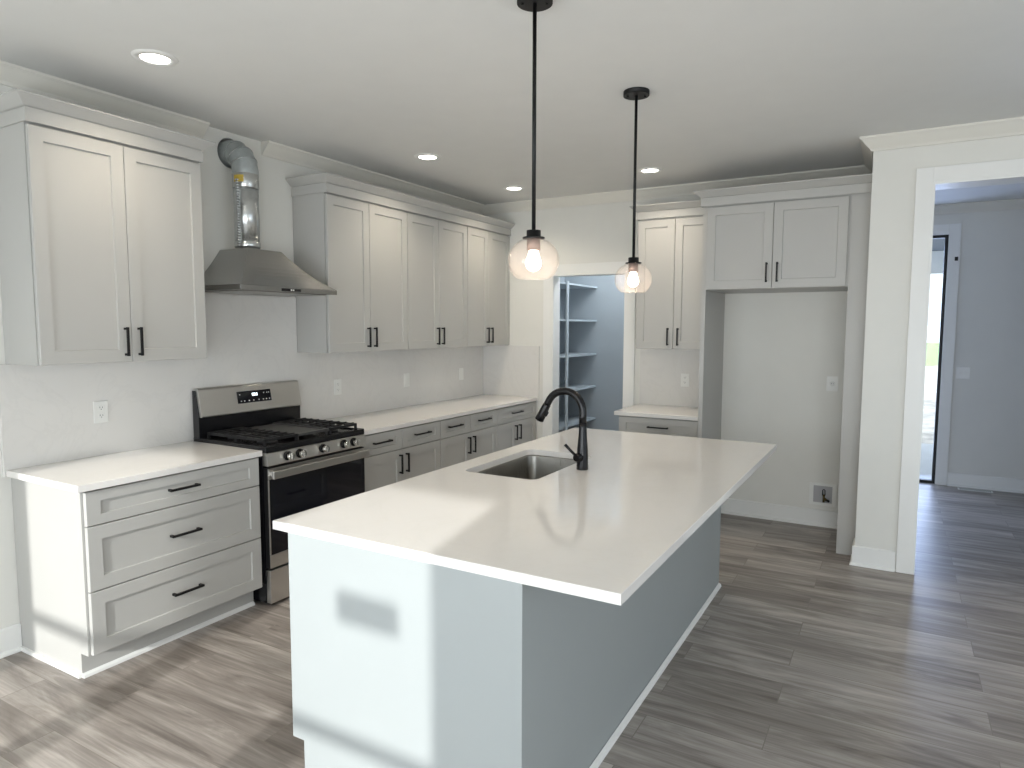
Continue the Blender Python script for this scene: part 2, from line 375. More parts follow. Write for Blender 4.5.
# great-room wall far to the right with a wide window added for soft fill
mb = MB(); mb.box(XR, YN, 0, XR+0.12, -1.9, H); mb.box(XR, 2.3, 0, XR+0.12, YF+0.12, H); mb.box(XR, -1.9, 0, XR+0.12, 2.3, 0.5); mb.box(XR, -1.9, 2.3, XR+0.12, 2.3, H)
struct(mb.build('wall_right', M['wall']))
fr = MB(); fr.box(XR+0.03, -1.9, 0.5, XR+0.09, 2.3, 0.56); fr.box(XR+0.03, -1.9, 2.24, XR+0.09, 2.3, 2.3)
for k in range(4): yy = -1.9+k*(4.2-0.06)/3; fr.box(XR+0.03, yy, 0.56, XR+0.09, yy+0.06, 2.24)
w = struct(fr.build('window_4', M['trim'])); MB().box(XR+0.055, -1.84, 0.56, XR+0.06, 2.24, 2.24).build('pane', M['glass'], w)
# far room: wall with the black glazed door, left return wall
DX0, DX1, DZ = 3.10, 4.085, 2.515
mb = MB(); mb.box(2.9, YF, 0, DX0, YF+0.12, H); mb.box(DX1, YF, 0, XR, YF+0.12, H); mb.box(DX0, YF, DZ, DX1, YF+0.12, H)
struct(mb.build('wall_far', M['wall']))
struct(MB().box(2.78, YB+0.12, 0, 2.9, YF+0.12, H).build('wall_far_left', M['wall']))
fr = MB(); f = 0.028
fr.box(DX0, YF+0.02, 0, DX0+f, YF+0.08, DZ); fr.box(DX1-f, YF+0.02, 0, DX1, YF+0.08, DZ)
fr.box(DX0+f, YF+0.02, DZ-f, DX1-f, YF+0.08, DZ); fr.box(DX0+f, YF+0.02, 0, DX1-f, YF+0.08, 0.03)
w = struct(fr.build('door_1', M['black'])); MB().box(DX0+f, YF+0.048, 0.03, DX1-f, YF+0.054, DZ-f).build('pane', M['glass'], w)
# pantry shell
mb = MB(); mb.box(0.28, YB+0.12, 0, 0.40, 5.32, H); mb.box(0.40, 5.20, 0, 2.3, 5.32, H); mb.box(2.18, YB+0.12, 0, 2.3, 5.20, H)
mb.box(0.40, YB+0.12, 0, PX0, YB+0.126, H); mb.box(PX1, YB+0.12, 0, 2.18, YB+0.126, H); mb.box(0.40, YB+0.126, 2.74, 2.18, 5.20, 2.79)
struct(mb.build('wall_pantry', M['pantry']))
# crown mouldings at the ceiling
CROWN = [(0, -0.085), (0.012, -0.085), (0.02, -0.07), (0.045, -0.045), (0.066, -0.022), (0.078, -0.012), (0.078, 0), (0, 0)]
tn = [0]
def trim(path, prof, z, mat=None):
    tn[0] += 1; return struct(molding(path, prof, 'trim_%d' % tn[0], mat or M['trim'], z=z))
e = 0.001
trim([(e, YN+e), (e, 0.95)], CROWN, H-e, M['crown'])
trim([(e, 1.385), (e, YB-e), (3.498, YB-e)], CROWN, H-e, M['crown'])
trim([(3.499, YB-0.1), (3.499, WY-e), (XR-e, WY-e)], CROWN, H-e, M['crown'])
trim([(XR-e, YF-e), (2.9+e, YF-e)][::-1], CROWN, H-e, M['crown'])
# baseboards
BASE = [(0, 0), (0.026, 0), (0.026, 0.008), (0.022, 0.016), (0.014, 0.02), (0.014, 0.128), (0.008, 0.134), (0, 0.134)]
def baseb(name, path): return struct(molding(path, BASE, name, M['trim'], z=0.0005))
baseb('baseboard_left', [(e, YN+e), (e, -0.155)])
baseb('baseboard_nook', [(2.42, YB-e), (3.372, YB-e)])
baseb('baseboard_stub', [(3.499, 3.435), (3.499, WY-e), (3.738, WY-e)])
baseb('baseboard_stub_right', [(4.898, WY-e), (XR-e, WY-e)])
baseb('baseboard_far', [(4.187, YF-e), (XR-0.01, YF-e)])
# casings
def casing(name, F, u0, u1, vtop, w=0.093, t=0.018, jamb=None, mat=None):
    mb = MB(); fbox(mb, F, u0-w, 0.0005, 0.0005, u0, vtop+w, t, 0.002); fbox(mb, F, u1, 0.0005, 0.0005, u1+w, vtop+w, t, 0.002); fbox(mb, F, u0, vtop, 0.0005, u1, vtop+w, t, 0.002)
    if jamb:
        fbox(mb, F, u0, 0.0005, -jamb, u0+0.012, vtop-0.012, t-0.004); fbox(mb, F, u1-0.012, 0.0005, -jamb, u1, vtop-0.012, t-0.004); fbox(mb, F, u0, vtop-0.012, -jamb, u1, vtop, t-0.004)
    tn[0] += 1; return struct(mb.build('trim_%d' % tn[0], mat or M['trim']))
casing('pantry', F_back(YB), PX0, PX1, PZ, jamb=0.13)
casing('opening', F_back(WY), OX0, OX1, OZ, jamb=0.20)
casing('glazed', F_back(YF), DX0, DX1, DZ, w=0.10)
# outside the porch door
struct(MB().box(1.5, YF+0.13, -0.12, 7.5, 9.2, -0.02).build('floor_porch', M['concrete']))
mb = MB()
for k in range(14): mb.box(1.5, YF+0.135+k*0.2, 2.62, 7.5, YF+0.135+k*0.2+0.19, 2.66)
struct(mb.build('ceiling_porch', M['porchceil']))
struct(MB().box(1.5, 8.95, 2.32, 7.5, 9.1, 2.615).build('trim_porch_beam', M['trim']))
struct(MB().box(-40, 9.21, -0.2, 50, 33.5, -0.1).build('ground_soil', M['gravel']))
struct(MB().box(-60, 33.51, -0.2, 70, 90, -0.09).build('ground_lawn', M['grass']))

# ================================================================== UPPER CABINETS
UZ0, UZ1, UD = 1.41, 2.482, 0.30
FLARE = [(0, 0), (0.008, 0), (0.008, 0.056), (0.003, 0.058), (0.003, 0.063), (0.012, 0.066), (0.05, 0.100), (0.055, 0.104), (0.055, 0.112), (0, 0.112)]
def upper(label, cat, F, u0, u1, group, depth=UD, z0=UZ0, z1=UZ1, split=None, edge0=0.003, edge1=0.003, hl=0.145, hz=None, hoff=0.035, name='upper_cabinet', door_top=None):
    base = F((u0+u1)/2, z0, -depth/2+0.0)
    t = thing(name, base, label, cat, group)
    mb = MB(); fbox(mb, F, u0, z0, -depth+0.002, u1, z1+0.02, 0.0, 0.0012); mb.build('cabinet_box', M['cab'], t)
    s = split if split is not None else (u0+u1)/2
    hz = hz if hz is not None else z0+0.103
    front('door', F, u0+edge0, s-0.0015, z0+0.002, z1-0.004, t, M['cab'], s-hoff, hz, hl, True, 0.005)
    front('door', F, s+0.0015, u1-edge1, z0+0.002, z1-0.004, t, M['cab'], s+hoff, hz, hl, True, 0.005)
    return t
FL = F_left(UD); g_up = 'two-door upper cabinets on the left wall'
FLu = F_left(UD)
upper('large pale grey two-door upper cabinet left of the range hood', 'kitchen cabinet', FLu, -0.147, 0.705, None, split=0.278)
ub = [1.637, 2.494, 3.342, 4.097]
for (a, b, sp_, lb) in ((ub[0], ub[1], 2.057, 'pale grey two-door upper cabinet just right of the range hood'),
                       (ub[1], ub[2], 2.909, 'middle pale grey upper cabinet of the three right of the range hood'),
                       (ub[2], ub[3], 3.699, 'pale grey two-door upper cabinet in the back corner by the pantry wall')):
    upper(lb, 'kitchen cabinet', FLu, a+0.0005, b-0.0005, 'row of upper cabinets right of the hood', split=sp_)
o = molding([(0.003, -0.148), (UD+0.027, -0.148), (UD+0.027, 0.706), (0.003, 0.706)], FLARE, 'cabinet_crown', M['cab'], z=UZ1+0.006)
tag(o, 'grey crown moulding on top of the upper cabinet left of the range hood', 'crown moulding')
o = molding([(0.003, ub[0]-0.001), (UD+0.027, ub[0]-0.001), (UD+0.027, YB-0.002)], FLARE, 'cabinet_crown', M['cab'], z=UZ1+0.006)
tag(o, 'long grey crown moulding along the three upper cabinets right of the hood', 'crown moulding')

# ================================================================== BASE CABINETS, LEFT WALL
BF = 0.61
def base_box(F, u0, u1, depth, t, mat, toe=0.06, top=0.868, shoe=True, left_notch=True):
    mb = MB()
    pr = lambda a, b, h: F(h, b, a)      # poly in (w, z), swept along u
    mb.prism([(-depth, 0.0), (-toe, 0.0), (-toe, 0.115), (0, 0.115), (0, top), (-depth, top)], pr, u0, u1)
    mb.build('cabinet_box', mat, t)
    if shoe:
        mb = MB(); mb.prism([(-toe+0.0005, 0.0005), (-toe+0.014, 0.0005), (-toe+0.012, 0.012), (-toe+0.0005, 0.022)], pr, u0+0.001, u1-0.001); mb.build('shoe_moulding', M['trim'], t)
FB = F_left(BF)
t = thing('drawer_cabinet', (0.3, 0.314, 0), 'pale grey three-drawer base cabinet left of the range', 'kitchen cabinet')
base_box(FB, -0.153, 0.78, BF-0.003, t, M['cab'])
for v0, v1, hv in ((0.709, 0.862, 0.793), (0.411, 0.704, 0.564), (0.121, 0.406, 0.269)):
    front('drawer', FB, -0.143, 0.777, v0, v1, t, M['cab'], 0.315, hv, 0.16, False, 0.004)
mb = MB(); mb.prism([(0.004, 0.0005), (0.545, 0.0005), (0.545, 0.02), (0.004, 0.02)], lambda a, b, h: (a, h, b), -0.165, -0.1535); mb.build('shoe_moulding', M['trim'], t)
lb = [1.607, 2.490, 3.341, 4.095]
for i, (a, b, sp_, lab) in enumerate(((lb[0], lb[1], 2.027, 'pale grey base cabinet just right of the range, two drawers over two doors'),
                       (lb[1], lb[2], 2.912, 'middle pale grey base cabinet right of the range, two drawers over doors'),
                       (lb[2], lb[3], 3.699, 'pale grey corner base cabinet with one wide drawer over two doors'))):
    t = thing('base_cabinet', (0.3, (a+b)/2, 0), lab, 'kitchen cabinet', 'row of base cabinets right of the range')
    base_box(FB, a+0.0005, b-0.0005, BF-0.003, t, M['cab'])
    if i < 2:
        front('drawer', FB, a+0.004, sp_-0.0015, 0.719, 0.862, t, M['cab'], (a+sp_)/2-0.02, 0.80, 0.18, False, 0.004)
        front('drawer', FB, sp_+0.0015, b-0.003, 0.719, 0.862, t, M['cab'], (sp_+b)/2-0.01, 0.80, 0.18, False, 0.004)
    else: front('drawer', FB, a+0.004, b-0.008, 0.719, 0.862, t, M['cab'], 3.688, 0.80, 0.185, False, 0.004)
    front('door', FB, a+0.004, sp_-0.0015, 0.121, 0.714, t, M['cab'], sp_-0.037, 0.612, 0.14, True, 0.004)
    front('door', FB, sp_+0.0015, b-0.003 if i < 2 else b-0.008, 0.121, 0.714, t, M['cab'], sp_+0.037, 0.612, 0.14, True, 0.004)
# worktops and backsplash
o = MB().box(0.0215, -0.180, CT-0.031, 0.648, 0.792, CT, 0.002).build('countertop', M['quartz']); tag(o, 'short white quartz worktop over the three-drawer cabinet left of the range', 'countertop')
o = MB().box(0.0215, 1.603, CT-0.031, 0.648, YB-0.0215, CT, 0.002).build('countertop', M['quartz']); tag(o, 'long white quartz worktop between the range and the pantry wall', 'countertop')
mb = MB(); mb.prism([(-0.186, CT-0.03), (4.096, CT-0.03), (4.096, UZ0-0.002), (1.632, UZ0-0.002), (1.632, 1.793), (0.712, 1.793), (0.712, UZ0-0.002), (-0.186, UZ0-0.002)], lambda a, b, h: (h, a, b), 0.001, 0.02)
o = mb.build('backsplash', M['splash']); tag(o, 'long pale quartz backsplash slab on the left wall behind the range', 'backsplash')
o = MB().box(0.0215, YB-0.02, CT-0.03, 0.662, YB-0.001, UZ0-0.005, 0.001).build('backsplash', M['splash']); tag(o, 'short square backsplash slab at the end of the long worktop', 'backsplash')

# ================================================================== RANGE
RY0, RY1 = 0.800, 1.592
t = thing('gas_range', (0.34, 1.196, 0), 'stainless and black freestanding gas range with five knobs', 'range')
mb = MB(); mb.box(0.03, RY0, 0.02, 0.635, RY1, 0.885); mb.box(0.06, RY0+0.03, 0.0, 0.55, RY1-0.03, 0.02); mb.build('body', M['enamel'], t)
# cooktop tray with raised lip
mb = MB(); mb.box(0.03, RY0-0.002, 0.885, 0.668, RY1+0.002, 0.912, 0.004)
mb.box(0.03, RY0-0.002, 0.912, 0.668, RY0+0.02, 0.922, 0.003); mb.box(0.03, RY1-0.02, 0.912, 0.668, RY1+0.002, 0.922, 0.003); mb.box(0.635, RY0+0.02, 0.912, 0.668, RY1-0.02, 0.922, 0.003)
ck = mb.build('cooktop', M['enamel'], t)
for (bx_, by_, r_) in ((0.22, 0.95, 0.036), (0.50, 0.95, 0.046), (0.22, 1.44, 0.036), (0.50, 1.44, 0.05), (0.36, 1.196, 0.04)):
    MB().lathe(bx_, by_, [(r_*1.25, 0.9125), (r_*1.25, 0.920), (r_, 0.922), (r_, 0.932), (r_*0.7, 0.936)], 24).build('burner', M['iron'], t)
def grate(ya, yb_):
    mb = MB(); x0, x1 = 0.125, 0.628; b = 0.0065; zt = 0.958
    for yy in (ya+b, yb_-b): mb.box(x0, yy-b, zt-0.016, x1, yy+b, zt, 0.002)
    for xx in (x0+b, x1-b, (x0+x1)/2): mb.box(xx-b, ya, zt-0.016, xx+b, yb_, zt, 0.002)
    ym = (ya+yb_)/2
    mb.box(x0, ym-b, zt-0.014, x1, ym+b, zt, 0.002)
    n = 8
    for k in range(n):
        xx = x0+0.03+(x1-x0-0.06)*k/(n-1)
        mb.box(xx-b*0.9, ya, zt-0.013, xx+b*0.9, ya+0.085, zt+0.004, 0.002); mb.box(xx-b*0.9, yb_-0.085, zt-0.013, xx+b*0.9, yb_, zt+0.004, 0.002)
    for xx in (x0+b, (x0+x1)/2, x1-b):
        for yy in (ya+b, yb_-b): mb.box(xx-b, yy-b, 0.9125, xx+b, yy+b, zt-0.01)
    return mb
grate(RY0+0.024, 1.066).build('grate', M['iron'], t); grate(1.326, RY1-0.024).build('grate', M['iron'], t)
mb = MB(); mb.box(0.125, 1.071, 0.940, 0.628, 1.321, 0.948, 0.002); mb.box(0.125, 1.071, 0.948, 0.628, 1.083, 0.956, 0.002); mb.box(0.125, 1.309, 0.948, 0.628, 1.321, 0.956, 0.002); mb.box(0.60, 1.083, 0.948, 0.628, 1.309, 0.956, 0.002)
for xx in (0.14, 0.61):
    for yy in (1.08, 1.312): mb.box(xx-0.006, yy-0.006, 0.9125, xx+0.006, yy+0.006, 0.941)
mb.build('griddle', M['griddle'], t)
# control panel
mb = MB(); mb.prism([(0.636, 0.812), (0.680, 0.812), (0.683, 0.818), (0.672, 0.882), (0.666, 0.8845), (0.636, 0.8845)], lambda a, b, h: (a, h, b), RY0+0.001, RY1-0.001)
pnl = mb.build('control_panel', M['steel'], t)
for ky in (0.940, 1.030, 1.212, 1.392, 1.478):
    mb = MB(); mb.lathe(ky, 0.852, [(0.027, 0.677), (0.027, 0.686), (0.024, 0.689)], 28, axis='x'); kb = mb.build('knob_bezel', M['black'], pnl)
    mb = MB(); mb.lathe(ky, 0.852, [(0.0225, 0.6885), (0.021, 0.716), (0.0185, 0.720)], 28, axis='x'); mb.box(0.716, ky-0.005, 0.832, 0.7265, ky+0.005, 0.872, 0.002)
    mb.build('knob', M['chrome'], pnl)
# oven door
mb = MB(); mb.box(0.637, RY0+0.003, 0.222, 0.668, RY1-0.003, 0.800, 0.003); od = mb.build('oven_door', M['black'], t)
mb = MB(); mb.box(0.6685, RY0+0.006, 0.735, 0.674, RY1-0.006, 0.796, 0.001); mb.build('door_top_trim', M['steel'], od)
mb = MB(); mb.box(0.6685, RY0+0.014, 0.302, 0.672, RY1-0.006, 0.733, 0.001); mb.build('oven_window', M['ovenglass'], od)
mb = MB(); mb.box(0.6685, RY0+0.006, 0.225, 0.673, RY1-0.006, 0.300, 0.001); mb.build('door_bottom_trim', M['steel'], od)
mb = MB(); mb.box(0.6685, RY0+0.005, 0.302, 0.6735, RY0+0.0125, 0.733, 0.001); mb.build('door_edge_trim', M['steel'], od)
mb = MB(); mb.box(0.700, RY0+0.004, 0.742, 0.722, RY1-0.004, 0.788, 0.006); mb.box(0.6745, RY0+0.02, 0.752, 0.702, RY0+0.05, 0.780, 0.003); mb.box(0.6745, RY1-0.05, 0.752, 0.702, RY1-0.02, 0.780, 0.003)
mb.build('door_handle', M['steel'], od)
mb = MB(); mb.box(0.637, RY0+0.003, 0.020, 0.672, RY1-0.003, 0.212, 0.003); mb.build('storage_drawer', M['steel'], t)
# back guard
mb = MB(); mb.prism([(0.03, 0.9125), (0.085, 0.9125), (0.085, 1.045), (0.055, 1.205), (0.03, 1.205)], lambda a, b, h: (a, h, b), RY0+0.002, RY1-0.006); bgd = mb.build('backguard', M['enamel'], t)
mb = MB(); mb.prism([(0.0856, 1.046), (0.100, 1.044), (0.104, 1.050), (0.074, 1.208), (0.066, 1.217), (0.03, 1.217), (0.03, 1.2055), (0.0556, 1.2055)], lambda a, b, h: (a, h, b), RY0+0.008, RY1-0.010); mb.build('backguard_panel', M['steel'], bgd)
G = lambda u, v, w: (0.104-(v-1.050)*0.18987+w+0.0004, u-0.012, v)
mb = MB(); mb.prism([(1.085, 1.103), (1.345, 1.103), (1.345, 1.178), (1.085, 1.178)], lambda a, b, h: G(a, b, h), 0.0005, 0.003); dsp = mb.build('display', M['ovenglass'], bgd)
def seg7(mb, u, v, s, on):
    h, w_, tk = s, s*0.55, s*0.13
    S = {'a': (0, h, w_, h), 'g': (0, h/2, w_, h/2), 'd': (0, 0, w_, 0), 'f': (0, h/2, 0, h), 'b': (w_, h/2, w_, h), 'e': (0, 0, 0, h/2), 'c': (w_, 0, w_, h/2)}
    for k in on:
        a, b, c, d = S[k]
        mb.prism([(u+a-tk/2, v+b-tk/2), (u+c+tk/2, v+b-tk/2), (u+c+tk/2, v+d+tk/2), (u+a-tk/2, v+d+tk/2)], G, 0.0032, 0.0036)
mb = MB(); seg7(mb, 1.198, 1.146, 0.015, 'acdfg'); seg7(mb, 1.213, 1.146, 0.015, 'acdefg'); seg7(mb, 1.228, 1.146, 0.015, 'abcdef'); mb.build('clock_digits', M['digits'], dsp)
for u in (1.105, 1.13, 1.165, 1.20, 1.24, 1.275, 1.30, 1.325): MB().prism([(u, 1.114), (u+0.009, 1.114), (u+0.009, 1.120), (u, 1.120)], G, 0.0032, 0.0035).build('button_mark', M['plastic'], dsp)
for u in (1.285, 1.31, 1.325, 1.10): MB().prism([(u, 1.155), (u+0.008, 1.155), (u+0.008, 1.161), (u, 1.161)], G, 0.0032, 0.0035).build('button_mark', M['plastic'], dsp)

# ================================================================== HOOD AND DUCT
t = thing('range_hood', (0.24, 1.196, 1.795), 'stainless pyramid range hood on the wall above the range', 'range hood')
hy0, hy1, hx1, hz0, hz1 = 0.822, 1.572, 0.470, 1.795, 1.828
mb = MB(); mb.box(0.004, hy0, hz0+0.004, hx1, hy1, hz1, 0.002); mb.build('rim', M['hood'], t)
mb = MB()
ty0, ty1, tx1, tz = 1.045, 1.300, 0.262, 2.062
rings = []
N_ = 10
for k in range(N_+1):
    q = k/N_; s = q; cv = s-0.11*math.sin(math.pi*s)      # slightly concave flanks
    zz = hz1+0.0005+(tz-hz1)*(cv)
    ins = s
    rings.append(((0.004, hy0+(ty0-hy0)*ins, zz), (hx1+(tx1-hx1)*ins, hy0+(ty0-hy0)*ins, zz), (hx1+(tx1-hx1)*ins, hy1+(ty1-hy1)*ins, zz), (0.004, hy1+(ty1-hy1)*ins, zz)))
for a, b in zip(rings, rings[1:]):
    for j in range(4): mb.face([a[j], a[(j+1) % 4], b[(j+1) % 4], b[j]])
mb.face(rings[-1]); mb.face(list(reversed(rings[0])))
mb.build('canopy', M['hood'], t)
mb = MB(); mb.box(hx1+0.0003, 1.115, 1.803, hx1+0.003, 1.262, 1.820, 0.001); cp_ = mb.build('button_panel', M['black'], t)
mb = MB()
for u in (1.18, 1.196): mb.box(hx1+0.0032, u, 1.807, hx1+0.0042, u+0.011, 1.816)
mb.build('hood_button', M['plastic'], cp_)
mb = MB(); mb.box(0.05, hy0+0.05, hz0, hx1-0.05, hy1-0.05, hz0+0.0035); mb.build('grease_filter', M['sink'], t)
# exhaust duct
DXc, DYc, DR = 0.135, 1.148, 0.075
t = thing('exhaust_duct', (DXc, DYc, 2.075), 'bare galvanised exhaust duct rising from the range hood into the wall', 'duct')
MB().lathe(DXc, DYc, [(DR, 2.075), (DR, 2.50)], 40).build('pipe', M['galv'], t)
mb = MB()     # crimped lock seam down the side
for k in range(26):
    zz = 2.08+k*0.0158
    a = math.radians(-78); mb.lathe(DXc+(DR)*math.cos(a), DYc+(DR)*math.sin(a), [(0.006, zz), (0.015, zz+0.004), (0.015, zz+0.010), (0.006, zz+0.0145)], 10)
mb.build('seam', M['galv'], t)
MB().lathe(DXc, DYc, [(DR+0.0015, 2.44), (DR+0.004, 2.445), (DR+0.004, 2.525), (DR+0.001, 2.53)], 40).build('foil_collar', M['foil'], t)
MB().lathe(DXc, DYc, [(DR+0.0015, 2.082), (DR+0.003, 2.085), (DR+0.003, 2.112), (DR+0.001, 2.115)], 40).build('foil_band', M['foil'], t)
# gored elbow
mb = MB(); pts = []; er = 0.127
cxx, czz = 0.0, 2.535      # bend centre (towards the wall)
mb2 = []
a_list = [0, 22.5, 45, 67.5, 90]
pts = [(DXc-er+er*math.cos(math.radians(a)), DYc, 2.545+er*math.sin(math.radians(a))) for a in a_list]
pts = [(DXc, DYc, 2.505)]+pts+[(-0.09, DYc, 2.545+er)]
mb = MB(); mb.tube(pts, [DR+0.003]*len(pts), 40, smooth=False); mb.build('elbow', M['galv_dull'], t)
mb = MB()
for q in pts[2:5]:
    i = pts.index(q); d = (Vector(pts[i+1])-Vector(pts[i-1])).normalized(); c = Vector(q)
    mb.tube([c-d*0.003, c+d*0.003], DR+0.0055, 40)
mb.build('elbow_ridge', M['galv'], t)
mb = MB(); a0 = math.radians(-70)
prof = []
for k in range(9):
    a = math.radians(-95+k*6); prof.append((DXc+(DR+0.0048)*math.cos(a), DYc+(DR+0.0048)*math.sin(a)))
for p, q in zip(prof, prof[1:]): mb.face([(p[0], p[1], 2.47), (q[0], q[1], 2.47), (q[0], q[1], 2.512), (p[0], p[1], 2.512)], True)
mb.build('yellow_sticker', M['yellow'], t)

# ================================================================== BACK WALL CABINETS
CF = YB-0.300; FC = F_back(CF-0.0)
upper('narrow tall grey upper cabinet between the pantry door and refrigerator bay', 'kitchen cabinet', F_back(3.802), 1.752, 2.378, None, depth=0.296, split=2.072, hoff=0.042)
o = molding([(2.3775, 3.775), (1.751, 3.775), (1.751, YB-0.003)][::-1], FLARE, 'cabinet_crown', M['cab'], z=UZ1+0.006)
tag(o, 'short grey crown moulding over the narrow cabinet beside the pantry', 'crown moulding')
FCb = F_back(3.492)
t = thing('drawer_cabinet', (2.05, 3.8, 0), 'narrow grey base cabinet with top drawer beside the refrigerator bay', 'kitchen cabinet')
base_box(FCb, 1.722, 2.378, 0.605, t, M['cab'])
front('drawer', FCb, 1.728, 2.374, 0.709, 0.862, t, M['cab'], 2.06, 0.793, 0.17, False, 0.004)
front('drawer', FCb, 1.728, 2.374, 0.411, 0.704, t, M['cab'], 2.06, 0.564, 0.17, False, 0.004)
front('drawer', FCb, 1.728, 2.374, 0.121, 0.406, t, M['cab'], 2.06, 0.269, 0.17, False, 0.004)
o = MB().box(1.690, 3.455, CT-0.031, 2.379, YB-0.0215, CT, 0.002).build('countertop', M['quartz']); tag(o, 'small white quartz worktop beside the refrigerator bay', 'countertop')
o = MB().box(1.690, YB-0.02, CT-0.03, 2.379, YB-0.001, UZ0-0.005, 0.001).build('backsplash', M['splash']); tag(o, 'small white backsplash slab under the narrow upper cabinet', 'backsplash')
# refrigerator surround
FY = 3.44
o = MB().box(2.3805, FY, 0.0005, 2.414, YB-0.003, UZ1+0.02, 0.001).build('end_panel', M['cab']); tag(o, 'tall grey side panel at the left of the refrigerator bay', 'cabinet panel')
o = MB().box(3.376, FY, 0.0005, 3.4985, YB-0.003, UZ1+0.02, 0.001).build('end_panel', M['cab']); tag(o, 'tall grey filler panel at the right of the refrigerator bay beside the wall end', 'cabinet panel')
upper('wide grey two-door cabinet above the empty refrigerator bay', 'kitchen cabinet', F_back(FY), 2.4145, 3.3755, None, depth=0.655, z0=1.872, z1=UZ1, split=2.886, hl=0.14, hz=1.985, hoff=0.036, name='bridge_cabinet', edge1=0.012)
o = molding([(2.3795, 3.72), (2.3795, FY-0.027), (3.498, FY-0.027)], FLARE, 'cabinet_crown', M['cab'], z=UZ1+0.006)
tag(o, 'grey crown moulding over the refrigerator bay cabinet', 'crown moulding')

# ================================================================== ISLAND
IX0, IX1, IY0, IY1 = 1.776, 3.091, -0.102, 2.495
bx0, bx1, by0, by1 = 1.853, 2.783, -0.1015, 2.408
t = thing('kitchen_island', (2.33, 1.15, 0), 'pale grey kitchen island cabinet under a white quartz top', 'kitchen island')
mb = MB(); mb.prism([(bx0+0.055, 0.0), (bx1-0.001, 0.0), (bx1-0.001, 0.60), (bx0+0.004, 0.60), (bx0+0.004, 0.115), (bx0+0.055, 0.115)], lambda a, b, h: (a, h, b), by0+0.021, by1-0.021)
# upper carcass leaves room for the sink
mb.box(bx0+0.004, by0+0.021, 0.6005, bx1-0.001, 0.86, 0.8665); mb.box(bx0+0.004, 1.70, 0.6005, bx1-0.001, by1-0.021, 0.8665); mb.box(2.36, 0.8605, 0.6005, bx1-0.001, 1.6995, 0.8665); mb.box(bx0+0.004, 0.8605, 0.6005, bx0+0.012, 1.6995, 0.8665)
mb.build('cabinet_box', M['island'], t)
for nm, a, b in (('end_panel', by0, by0+0.02), ('end_panel', by1-0.02, by1)):
    mb = MB(); mb.prism([(bx0+0.055, 0.0), (bx1+0.014, 0.0), (bx1+0.014, 0.8675), (bx0, 0.8675), (bx0, 0.115), (bx0+0.055, 0.115)], lambda p, q, h: (p, h, q), a, b)
    mb.build(nm, M['island'], t)
mb = MB(); mb.box(bx1-0.0005, by0+0.021, 0.0, bx1+0.012, by1-0.021, 0.8675); mb.build('back_panel', M['island'], t)
mb = MB(); mb.prism([(0.0005, 0.0005), (0.016, 0.0005), (0.013, 0.014), (0.0005, 0.022)], lambda a, b, h: (bx1+0.0145+a, h, b), by0, by1); mb.build('shoe_moulding', M['trim'], t)
FI = F_isl(bx0-0.0)
ys = [(-0.068, 0.44), (0.443, 0.88), (0.883, 1.28), (1.283, 1.68), (1.683, 2.385)]
for k, (a, b) in enumerate(ys):
    if k in (2, 3): front('door', FI, a, b, 0.121, 0.86, t, M['island'], b-0.035 if k == 2 else a+0.035, 0.75, 0.14, True, 0.0)
    elif k == 1: front('dishwasher_panel', FI, a, b, 0.121, 0.86, t, M['island'], (a+b)/2, 0.80, 0.18, False, 0.0)
    else:
        front('drawer', FI, a, b, 0.709, 0.86, t, M['island'], (a+b)/2, 0.79, 0.17, False, 0.0)
        front('drawer', FI, a, b, 0.411, 0.704, t, M['island'], (a+b)/2, 0.56, 0.17, False, 0.0)
        front('drawer', FI, a, b, 0.121, 0.406, t, M['island'], (a+b)/2, 0.26, 0.17, False, 0.0)
# top slab with rounded sink cut-out
SX0, SX1, SY0, SY1, SR = 1.895, 2.292, 0.930, 1.612, 0.045
def rrect(x0, x1, y0, y1, r, n=8):
    P = []
    for cx_, cy_, a0 in ((x1-r, y1-r, 0), (x0+r, y1-r, 90), (x0+r, y0+r, 180), (x1-r, y0+r, 270)):
        for k in range(n+1):
            a = math.radians(a0+90*k/n); P.append((cx_+r*math.cos(a), cy_+r*math.sin(a)))
    return P
hole = rrect(SX0, SX1, SY0, SY1, SR)
mb = MB(); bm = mb.bm
zt, zb, ch = 0.899, 0.868, 0.002
def outer(p):
    # matching point on the slab edge, seen from the cut-out's centre line
    n = len(hole)
    return p
def slab_ring(z, d):
    return [(IX0+d, IY0+d, z), (IX1-d, IY0+d, z), (IX1-d, IY1-d, z), (IX0+d, IY1-d, z)]
OV = [[bm.verts.new(p) for p in slab_ring(z, d)] for z, d in ((zb, 0), (zt-ch, 0), (zt, ch))]
for a, b in zip(OV, OV[1:]):
    for k in range(4): bm.faces.new((a[k], a[(k+1) % 4], b[(k+1) % 4], b[k]))
HT = [bm.verts.new((x, y, zt)) for x, y in hole]; HB = [bm.verts.new((x, y, zb)) for x, y in hole]
n = len(hole)
for k in range(n): bm.faces.new((HT[k], HT[(k+1) % n], HB[(k+1) % n], HB[k]))
def cap(ov, hv):
    # hole runs counter-clockwise from +x,+y corner; outer order: (x0,y0),(x1,y0),(x1,y1),(x0,y1)
    m = n//4; corner = {0: ov[2], 1: ov[3], 2: ov[0], 3: ov[1]}
    for c in range(4):
        seg = [hv[(c*m+j) % n] for j in range(m)]
        for p, q in zip(seg, seg[1:]): bm.faces.new((p, q, corner[c]))
        bm.faces.new((seg[-1], hv[((c+1)*m) % n], corner[(c+1) % 4], corner[c]))
cap(OV[2], HT); cap(OV[0], HB)
o = mb.build('island_countertop', M['quartz']); tag(o, 'large white quartz island top with an undermount sink cut-out', 'countertop')
